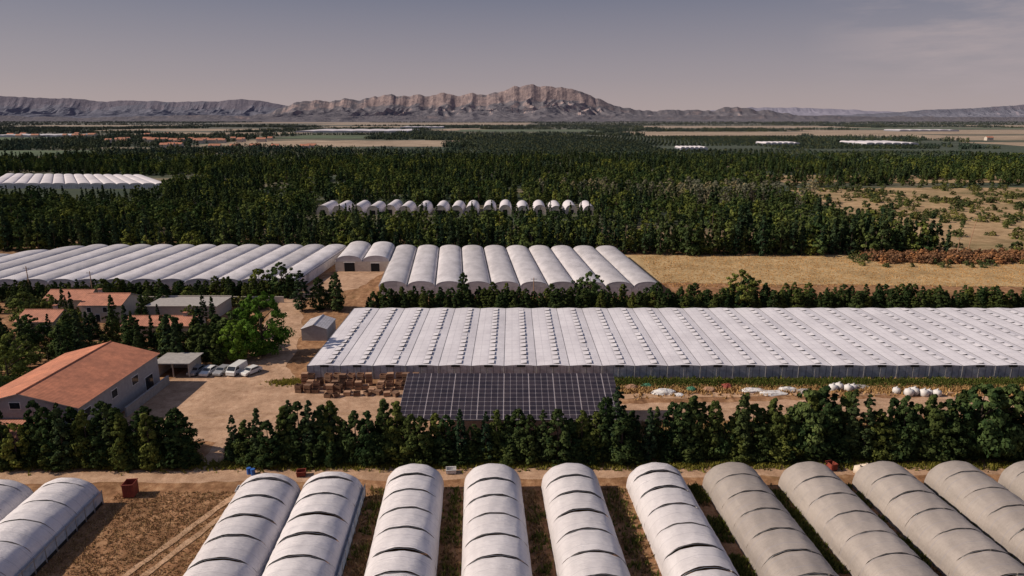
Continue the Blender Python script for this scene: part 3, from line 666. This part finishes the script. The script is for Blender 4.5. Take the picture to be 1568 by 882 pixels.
def bag(x,y,rz,sc=1,mat='sheet'):
    q=MB(); rows=[]
    for f,r,z in ((0,.42,.0),(.2,.56,.1),(.5,.6,.5),(.8,.55,.88),(.95,.32,1.0),(1,.1,1.05),(1.1,.14,1.25)):
        row=[]
        for k in range(13):
            a=2*math.pi*(k%12)/12; sq=1/max(abs(math.cos(a)),abs(math.sin(a)))**.7; row.append((r*sq*math.cos(a)*(1+.06*math.sin(5*a+f*4)),r*sq*math.sin(a),z))
        rows.append(row)
    q.grid(rows,0); o=q.build('bulk_bag',[mat],None,True,(x,y,0),rz); o.scale=(sc,)*3
for x,y in ((60.2,119.6),(61.6,120.2),(63.0,119.5),(64.2,120),(73.2,117.4),(74.5,117.9),(75.9,117.2),(77.2,117.8),(78.3,117.2),(71.5,118.5)): bag(x,y,R.uniform(0,1),R.uniform(.95,1.3))
bag(50.0,88.9,.3,1.2,'cream'); bag(51.1,89.2,1,1.2,'cream')
def skip(name,x,y,rz,mat,a=1.1,b_=.8,h=1.2):
    q=MB(); t_=.06
    q.box(-a,a,-b_,b_,.12,.2,0)
    for s_ in (-1,1): q.box(-a,a,s_*b_-t_/2,s_*b_+t_/2,.21,h,0); q.box(s_*a-t_/2,s_*a+t_/2,-b_+t_,b_-t_,.21,h,0)
    q.box(-a-.06,a+.06,b_+.04,b_+.1,h-.12,h,0); q.box(-a-.06,a+.06,-b_-.1,-b_-.04,h-.12,h,0)
    for i in range(4): q.box(-a+.2+i*(2*a-.4)/3-.04,-a+.2+i*(2*a-.4)/3+.04,-b_-.09,-b_-.035,.2,h-.13,0)
    for s_ in (-.8,.8): q.box(s_*a-.1,s_*a+.1,-b_,b_,0,.115,0)
    return q.build(name,[mat],None,False,(x,y,0),rz)
skip('red_metal_bin',-51.8,83.2,.1,'rust',.7,.8,2.0); skip('red_metal_bin',-30.2,88.4,.2,'rust',.6,.5,.8); skip('red_metal_bin',46.6,90.2,.3,'rust',.5,.6,1.1); skip('red_metal_bin',-18.7,99.3,0,'rust',.7,1,1.3)
skip('white_water_tank',-8.8,89.2,.1,'sheet',.7,.5,.7); skip('white_trailer_bed',-36.2,83.6,.1,'sheet',1.3,.7,.9)
for x,y in ((-37.2,88.6),(-37.9,88.9)):
    q=MB(); q.tube((0,0,0),(0,0,.9),.3,.3,0,14); q.tube((0,0,.9),(0,0,.94),.32,.32,0,14); q.tube((0,0,.42),(0,0,.47),.32,.32,0,14); q.build('blue_barrel',['blue'],None,False,(x,y,0))
def pole(x,y,h,lean=0):
    q=MB(); q.tube((0,0,0),(lean,0,h),.16,.10,0,8); q.box(lean*.93-.9,lean*.93+.9,-.07,.07,h*.93,h*.93+.14,1)
    for k in (-.8,0,.8): q.tube((lean*.93+k,0,h*.93+.14),(lean*.93+k,0,h*.93+.34),.05,.04,2,6)
    q.build('utility_pole',['wood','steel','white'],None,False,(x,y,0))
pole(-137,188,9); pole(178,262,12,1.5); pole(160,241,8); pole(6,182.5,7); pole(-118,186,8)
# ------------------------------------------------------------------ mid vegetation
def T(kind,x,y,h,wf=1):
    L_={'c':(cyp,12,'cypress_tree'),'h':(con,8,'conifer_tree'),'b':(bro,9,'broadleaf_tree')}[kind]
    return place(L_[2],R.choice(L_[0]),x,y,h/L_[1]*wf,h/L_[1])
place('bright_broadleaf_tree',brt,-53.5,139,1,1)
place('bright_broadleaf_tree',brt,-58,136,.62,.62)
for a in (('c',-55.6,174,10.8,1.6),('h',-51.5,176,8.5,1),('c',-46,173.5,10.5,1.5),('h',-47.5,176,9,.9),('b',-66,190,9.5,1.1),('b',-72,189,8,1.1),('c',-69,133,9,1.4),('c',-72,136,10,1.3),('h',-64,136,8,1.2),
 ('h',-61,134,6.5,1.2),('b',-67,139,7,1.1),('b',-74,141,8.5,1),('c',-79,137,8,1.3),('h',-82,141,8,1.2),('c',-90,135,11,1.2),('b',-94,137,8,1.1),('h',-88,128,7,1.2),('b',-100,130,8,1.2),('c',-104,138,9,1.2),('h',-98,144,8,1.2),
 ('b',-108,146,7,1.2),('c',-87,147,9,1.2),('b',-78,146,5,1.1),('h',-66,146,7,1.3),('b',-62,145,8,1.2),('b',-63,152,7,1.2),('h',-68,150,6,1.2),('b',-104,154,6,1.2),('c',-95,156,9,1.2),('h',-97,151,6,1.2),('b',-120,162,8,1.2),('h',-93,176,6,1.2),('b',-88,180,5,1.2),
 ('b',-80,163.5,4.5,1),('c',-74,162,7,1.3),('h',-92,163,7,1),('b',-125,150,9,1.2),('c',-118,143,9,1.2),('b',-112,137,8,1.2),('b',-93,112,8,1.2),('h',-93,104,7,1.2),('b',-96,122,7,1.2),('h',-69.5,143,7,1.3),('h',-58.5,143,6,1.2),('c',-70,146,9,1.2),
 ('b',-1,177,5,1),('h',-13,176.5,9.6,.8),('b',21,178,9.5,1),('b',61.5,178,10,1),('b',64,179,8,1),('h',39,177,7,1.0)): T(*a)
def row(x0,x1,y0,y1,step,smin,smax,ry=1,k=1.0):
    P=[]; x=x0
    while x<x1:
        f=(x-x0)/(x1-x0); s=R.uniform(smin,smax)*(1+.3*noise.noise(Vector((x*.12,y0,0)))); P.append((x,y0+(y1-y0)*f+R.uniform(-ry,ry),s*R.uniform(.9,1.2)*k,s)); x+=R.uniform(.6,1.3)*step
    return P
scatter('hedge',row(-38,170,174,176,1.5,.45,.75,1.4,1.15),Chedge)
scatter('hedge',row(-36,170,178,180,2.2,.45,.8,1.4,1.1),Chedge)
scatter('hedge',row(-150,-62,184.5,188,1.9,.45,.75,1.6,1.1),Chedge)
scatter('hedge',row(-180,-62,188,190.3,2.4,.4,.6,.6,1.1),Chedge)
def inr(x,y,Ex): return any(a<x<b_ and c<y<d for a,b_,c,d in Ex)
P=[]
Hs=[(-118,-106,151,162),(-108,-96,161,174),(-123,-110,170,181),(-91,-71,148,160),(-94,-74,163,177),(-86,-66,95,134),(-67,-44,95,190)]
while len(P)<200:
    x,y=R.uniform(-150,-62),R.uniform(100,184)
    if not inr(x,y,Hs): P.append((x,y,R.uniform(.9,2.4),R.uniform(.7,1.8)))
scatter('garden_shrubs',P,Cbush)
P=[]
while len(P)<75:
    x,y=R.uniform(-170,-66),R.uniform(124,184)
    if not inr(x,y,Hs): s=R.uniform(.42,.75); P.append((x,y,s*1.05,s))
scatter('garden_trees',P,Cmix)
# forest
def dens(x,y,s): return noise.noise(Vector((x*s,y*s*1.6,3.3)))
Ex=[(-106,46,326,382),(-430,-236,435,590),(165,700,240,500),(-175,-150,255,262),(-400,-350,360,400)]
P1=[];P2=[];P3=[]
x=-210
while x<162:   # front cypress belt
    for k in range(4):
        y=251+k*4.5+R.uniform(-2,2)+(6 if x<-62 else 0)+(0 if x<60 else -2)
        h=R.uniform(6.5,13)*(1.2 if x>60 else 1)*(1+.4*noise.noise(Vector((x*.06,k*3,0))))
        q_=R.random()
        if q_<.64: P1.append((x+R.uniform(-1,1),y,h/12*1.1,h/12*1.08))
        elif q_<.86: P3.append((x,y,h/9*.8,h/9*.75))
    x+=R.uniform(2.2,3.6)
n=0
while n<7600:
    y=math.sqrt(R.uniform(265**2,800**2)); x=R.uniform(-.8*y-40,.8*y+40)
    if inr(x,y,Ex): continue
    dd=dens(x,y,.012)
    if x>150 and y<600 and dd<.15: continue
    if dd<-.34: continue
    h=R.uniform(6.5,13.5)
    if x<-200 and 350<y<440: h=R.uniform(6,9)
    if dens(x+500,y,.02)>.05: (P1 if R.random()<.8 else P2).append((x,y,h/12*1.25,h/12)); hh=h
    else: 
        h=min(h,11); (P3 if R.random()<.7 else P2).append((x,y,h/9*.95,h/9*.9))
    if -115<x<55 and y<330:
        mx_=max(2.5,50-47.6*y/354)
        lst=[l_ for l_ in (P1,P2,P3) if l_ and l_[-1][0]==x][0]; p=lst[-1]; H_={id(P1):12,id(P2):8,id(P3):9}[id(lst)]
        if p[3]*H_>mx_: k_=mx_/(p[3]*H_); lst[-1]=(p[0],p[1],p[2]*max(.6,k_),p[3]*k_)
    n+=1
for k in range(44): P1.append((R.uniform(-108,48),R.uniform(341,352),.65,R.uniform(.35,.75)))
scatter('cypress_forest',P1,Ccyp); scatter('conifer_forest',P2,Ccon); scatter('broadleaf_forest',P3,Cbro)
scatter('pale_poplar_grove',[(R.gauss(125,22),R.gauss(395,14),s,s) for s in [R.uniform(1.1,1.5) for _ in range(44)]]+[(R.gauss(45,30),R.gauss(430,14),1.1,1.1) for _ in range(18)],Cpale)
P=[]
while len(P)<900:
    x,y=R.uniform(165,520),R.uniform(255,498)
    if dens(x,y,.02)+R.uniform(-.3,.3)>.0: s=R.uniform(.7,2.4); P.append((x,y,s,s*.9))
scatter('scrub_bushes',P,Cbush)
scatter('field_trees',[(R.uniform(175,520),R.uniform(270,498),s,s) for s in [R.uniform(.3,.6) for _ in range(60)]],Cbro)
scatter('reed_bed',[(R.uniform(128,215),R.uniform(233,247),s,s*.9) for s in [R.uniform(.8,1.6) for _ in range(420)]],Cred)
scatter('scrub_bushes',[(R.uniform(120,240),R.uniform(226,252),s,s) for s in [R.uniform(.6,1.4) for _ in range(110)]],Cbush)
scatter('hedge',row(150,420,505,515,6,.9,1.3,5,1),Ccon)
# small tunnels in the clearing
for i in range(17):
    x=-99+i*8.7+R.uniform(-.6,.6); L_=R.uniform(20,24); q=MB(); NT=14; rows=[]
    for r in range(8): rows.append([(-math.cos(math.pi*k/NT)*3.4,r*L_/7,5.0*math.sin(math.pi*k/NT)**.7) for k in range(NT+1)])
    e=empty('distant_polytunnel',(x,355+R.uniform(-2,3),0)); q.grid(rows,0); q.build('cover',['plfar'],e,True)
    q=MB(); q.poly([(-math.cos(math.pi*k/NT)*3.35,.05,4.95*math.sin(math.pi*k/NT)**.7) for k in range(NT+1)],0); q.box(-1.2,1.2,-.03,.03,.02,2.4,1); q.build('end_wall',['cream','dark'],e)
multispan('distant_greenhouse',(-372,488),(-243,486),(-300,560),(-420,572),14,3.2,4.2,'plfar','wallgh')
# ------------------------------------------------------------------ far plain
def fsheet(name,x0,x1,y0,y1,mat,z,sk=0):
    sheet(name,[(x0,y0),(x1,y0),(x1+sk,y1),(x0+sk,y1)],mat,(y1-y0)*.05,(x1-x0)/12,z)
tan=[(-560,-110,1180,1480),(-2100,-1150,5000,6200),(-1250,150,4100,5600),(760,1900,1080,1380),(900,2300,1500,1850),(340,1150,1800,2300),(1000,2600,2000,2600),(-1500,-900,2450,2850),(150,330,690,760),(-300,-120,2500,2900),(600,1600,3000,3700),(-900,-500,3200,3600),(210,420,530,600),(-2600,-1700,3500,4000),(500,900,800,930),(-1100,-650,1950,2200),(-420,-250,800,870),(2300,3600,3200,4000),(-1700,-1350,1250,1400)]
for i,(a,b_,c,d) in enumerate(tan): fsheet('stubble_field',a,b_,c,d,'fartan' if i!=12 else 'scrub',.06+i*.01,R.uniform(-30,60))
grn=[(230,420,1040,1190),(-900,-560,880,1040),(430,800,980,1070),(-200,300,2300,2700),(-1600,-1000,1450,1750),(-560,-330,1600,1900),(1300,2200,2800,3100)]
for i,(a,b_,c,d) in enumerate(grn): fsheet('crop_field',a,b_,c,d,'fargreen',.3+i*.01)
orch=(-60,620,860,1750)
fsheet('orchard_ground',-90,860,860,1750,'fardark',.4)
P=[]
y=orch[2]
while y<orch[3]:
    x=orch[0]-(y-900)*.1
    while x<orch[1]+(y-900)*.25:
        if R.random()<.95 and not inr(x,y,tan+grn): P.append((x+R.uniform(-.7,.7),y+R.uniform(-.7,.7),1.25,R.uniform(.8,1.0)))
        x+=7.5
    y+=15+ (y-900)*.018
scatter('orchard',P,Corch)
whites=[(-680,-330,2200,2500),(610,700,1200,1300),(250,290,1030,1070),(440,500,1210,1260),(-1270,-1080,1700,1800),(-480,-300,3000,3150),(1300,1500,2350,2450)]
for a,b_,c,d in whites:
    multispan('distant_greenhouse',(a,c),(b_,c),(b_,d),(a,d),6,4,6,'plfar','wallgh',4)
front=[(a,b_,c-.10*c,d) for a,b_,c,d in tan[:14]+whites+grn]
Exf=tan+grn+front+[orch]+[(-430,-236,435,590)]
P=[]
y=680
while y<6800:
    x=-.85*y-200
    while x<.85*y+200:
        Ls=R.uniform(60,420)*(1+y/3000); on=R.random()<.62; yy=y+R.uniform(-10,10)*(1+y/1500); sl2=R.uniform(-.05,.05); s=R.uniform(.7,1.3)
        if on:
            u=0
            while u<Ls:
                px,py=x+u,yy+sl2*u
                if not inr(px,py,Exf): P.append((px,py,(1+max(0,y-2000)/2500)*R.uniform(.8,1.1),s*R.uniform(.8,1.2)))
                u+=24*(1+max(0,y-2000)/2500)
        x+=Ls*R.uniform(.7,1.2)
    y+=26+ (y-640)*.06
n=0
while n<3600:
    y=math.sqrt(R.uniform(700**2,3600**2)); x=R.uniform(-.82*y,.82*y)
    if dens(x,y,.0035)<.02 or inr(x,y,Exf): n+=.3; continue
    P.append((x,y,R.uniform(.8,1.3),R.uniform(.8,1.5))); n+=1
scatter('distant_woodland',P,Cfar)
for k in range(60):
    if k<30: x,y=R.uniform(-800,-480),R.uniform(1300,1460)
    elif k<42: x,y=R.uniform(-1300,-850),R.uniform(1650,1850)
    elif k<50: x,y=R.uniform(900,1700),R.uniform(1400,1500)
    else: x,y=R.uniform(-600,-300),R.uniform(1050,1150)
    w_,d_=R.uniform(9,18),R.uniform(7,10)
    gable_house('distant_house',x,x+w_,y,y+d_,6,8.5,'X','stuccow','tilex')
# ------------------------------------------------------------------ mountains
def interp(pts,x):
    if x<=pts[0][0]: return pts[0][1]
    for (a,h1),(b_,h2) in zip(pts,pts[1:]):
        if x<=b_: f=(x-a)/(b_-a); return h1+(h2-h1)*f
    return pts[-1][1]
def rockmat(name,rock,shade,veg,low):
    m,t,b=newmat(name); v=nd(t,'ShaderNodeNewGeometry'); 
    sp=nd(t,'ShaderNodeSeparateXYZ'); t.links.new(v.outputs['Normal'],sp.inputs[0])
    n=tnoise(t,v.outputs['Position'],.006,10,.7,(1,1,2.5)); n2=tnoise(t,v.outputs['Position'],.02,8,.7)
    steep=math_(t,'SUBTRACT',1.0,sp.outputs[2]); f=math_(t,'ADD',math_(t,'MULTIPLY',steep,1.5),math_(t,'SUBTRACT',n,.5))
    k=ramp(t,f,[(.26,(0,0,0)),(.48,(1,1,1))]); rc=ramp(t,n2,[(.35,shade),(.6,rock)]); vc=ramp(t,n2,[(.35,veg),(.65,low)])
    t.links.new(mixc(t,k,vc,rc),b.inputs['Base Color']); b.inputs['Roughness'].default_value=1; b.inputs['Specular IOR Level'].default_value=0
    bump(t,b,n2,.8,22); return m
M['rock']=rockmat('mountain_rock',(.36,.275,.265),(.21,.17,.18),(.115,.112,.135),(.155,.142,.158))  # aerial haze is baked into the rock and plant colours of the ranges
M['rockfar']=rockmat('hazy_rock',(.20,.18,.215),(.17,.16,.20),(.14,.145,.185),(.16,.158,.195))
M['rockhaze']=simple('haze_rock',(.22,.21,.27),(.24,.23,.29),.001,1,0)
def range_(name,sky_,Y0,wf,wb,mat,nx=520,ny=90,amp=1.0,jag=9):
    x0,x1=sky_[0][0],sky_[-1][0]; rows=[]
    for j in range(ny):
        fy=j/(ny-1); dy=-wf+(wf+wb)*fy; row=[]
        for i in range(nx):
            x=x0+(x1-x0)*i/(nx-1); H=interp(sky_,x)
            H+=jag*(noise.fractal(Vector((x*.006,1.7,Y0*.01)),1,2,5)-.9*abs(noise.noise(Vector((x*.009,3,1)))))
            wx=x+260*noise.noise(Vector((x*.0011,dy*.0011,8.8)))+ 70*noise.noise(Vector((x*.005,dy*.005,1.8)))
            d=abs(dy)/(wf if dy<0 else wb); 
            spur=1-abs(noise.noise(Vector((wx*.0028,dy*.0012,5.1))))*2
            spur2=1-abs(noise.noise(Vector((wx*.009,dy*.004,9.1))))*2
            fall=max(0,1-d)**(1.0+.9*(1-max(0,spur))*amp)
            dd=d+.05*noise.noise(Vector((x*.004,dy*.002,6.6)))*min(1,d*8)
            dd=max(0,dd)
            if dd<.05: cl=1-(dd/.05)**1.3*.36
            else: cl=.64*max(0,(1-dd)/.95)**1.35
            base=cl*(.55+.45*fall/max(.01,(1-d)) if d<1 else 0)
            z=H*base*(1-.30*amp*(1-spur2)*min(1,d*7)*.8-.42*amp*(1-spur)*min(1,d*5))
            z+=min(1,H/120)*(18*noise.fractal(Vector((x*.008,dy*.008,2)),1,2,6))*min(1,d*4)*max(0,1-d)
            edge=min(1,(i)/12,(nx-1-i)/12)
            row.append((x,Y0+dy,max(-3,z*edge-(4 if d>.97 else 0))))
        rows.append(row)
    q=MB(); q.grid(rows,0); return q.build(name,[mat],None,False)
main=[(-3100,20),(-2800,80),(-2620,150),(-2250,232),(-2100,212),(-1954,222),(-1800,245),(-1720,228),(-1658,240),(-1500,268),(-1430,282),(-1362,298),(-1280,268),(-1200,272),(-1066,292),(-980,262),(-900,270),(-770,296),(-620,272),(-474,312),(-380,288),(-300,300),(-178,318),(-100,312),(-40,350),(20,388),(90,362),(160,386),(250,392),(320,372),(400,388),(480,370),(600,356),(710,338),(850,288),(1006,235),(1100,190),(1228,150),(1400,128),(1598,122),(1900,110),(2300,112),(2400,156),(2480,140),(2550,150),(2708,138),(2780,112),(2850,122),(3004,92),(3200,66),(3374,44),(3700,34),(4300,50),(5200,30)]
range_('mountain',main,8000,2000,1500,'rock',700,120,1.0,20)
left=[(-10500,200),(-8500,300),(-7250,335),(-6700,312),(-6050,300),(-5865,255),(-5400,275),(-4755,250),(-4200,262),(-3830,296),(-3550,270),(-3275,215),(-2700,150),(-2000,60)]
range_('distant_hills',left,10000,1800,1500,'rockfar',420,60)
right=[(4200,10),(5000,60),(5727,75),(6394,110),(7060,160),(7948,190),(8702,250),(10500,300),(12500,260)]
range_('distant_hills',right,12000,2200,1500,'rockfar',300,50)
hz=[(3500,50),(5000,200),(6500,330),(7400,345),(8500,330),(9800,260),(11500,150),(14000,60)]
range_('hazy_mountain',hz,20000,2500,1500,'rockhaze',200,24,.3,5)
low=[(-6500,20),(-5200,60),(-4200,38),(-3000,66),(-2100,40),(-1200,60),(-300,45),(700,62),(1500,50),(2300,60),(3100,60),(3600,40),(4800,45),(6000,20)]
range_('foothills',low,6900,500,700,'rock',400,30,1.0,6)
print('objects',len(bpy.data.objects))
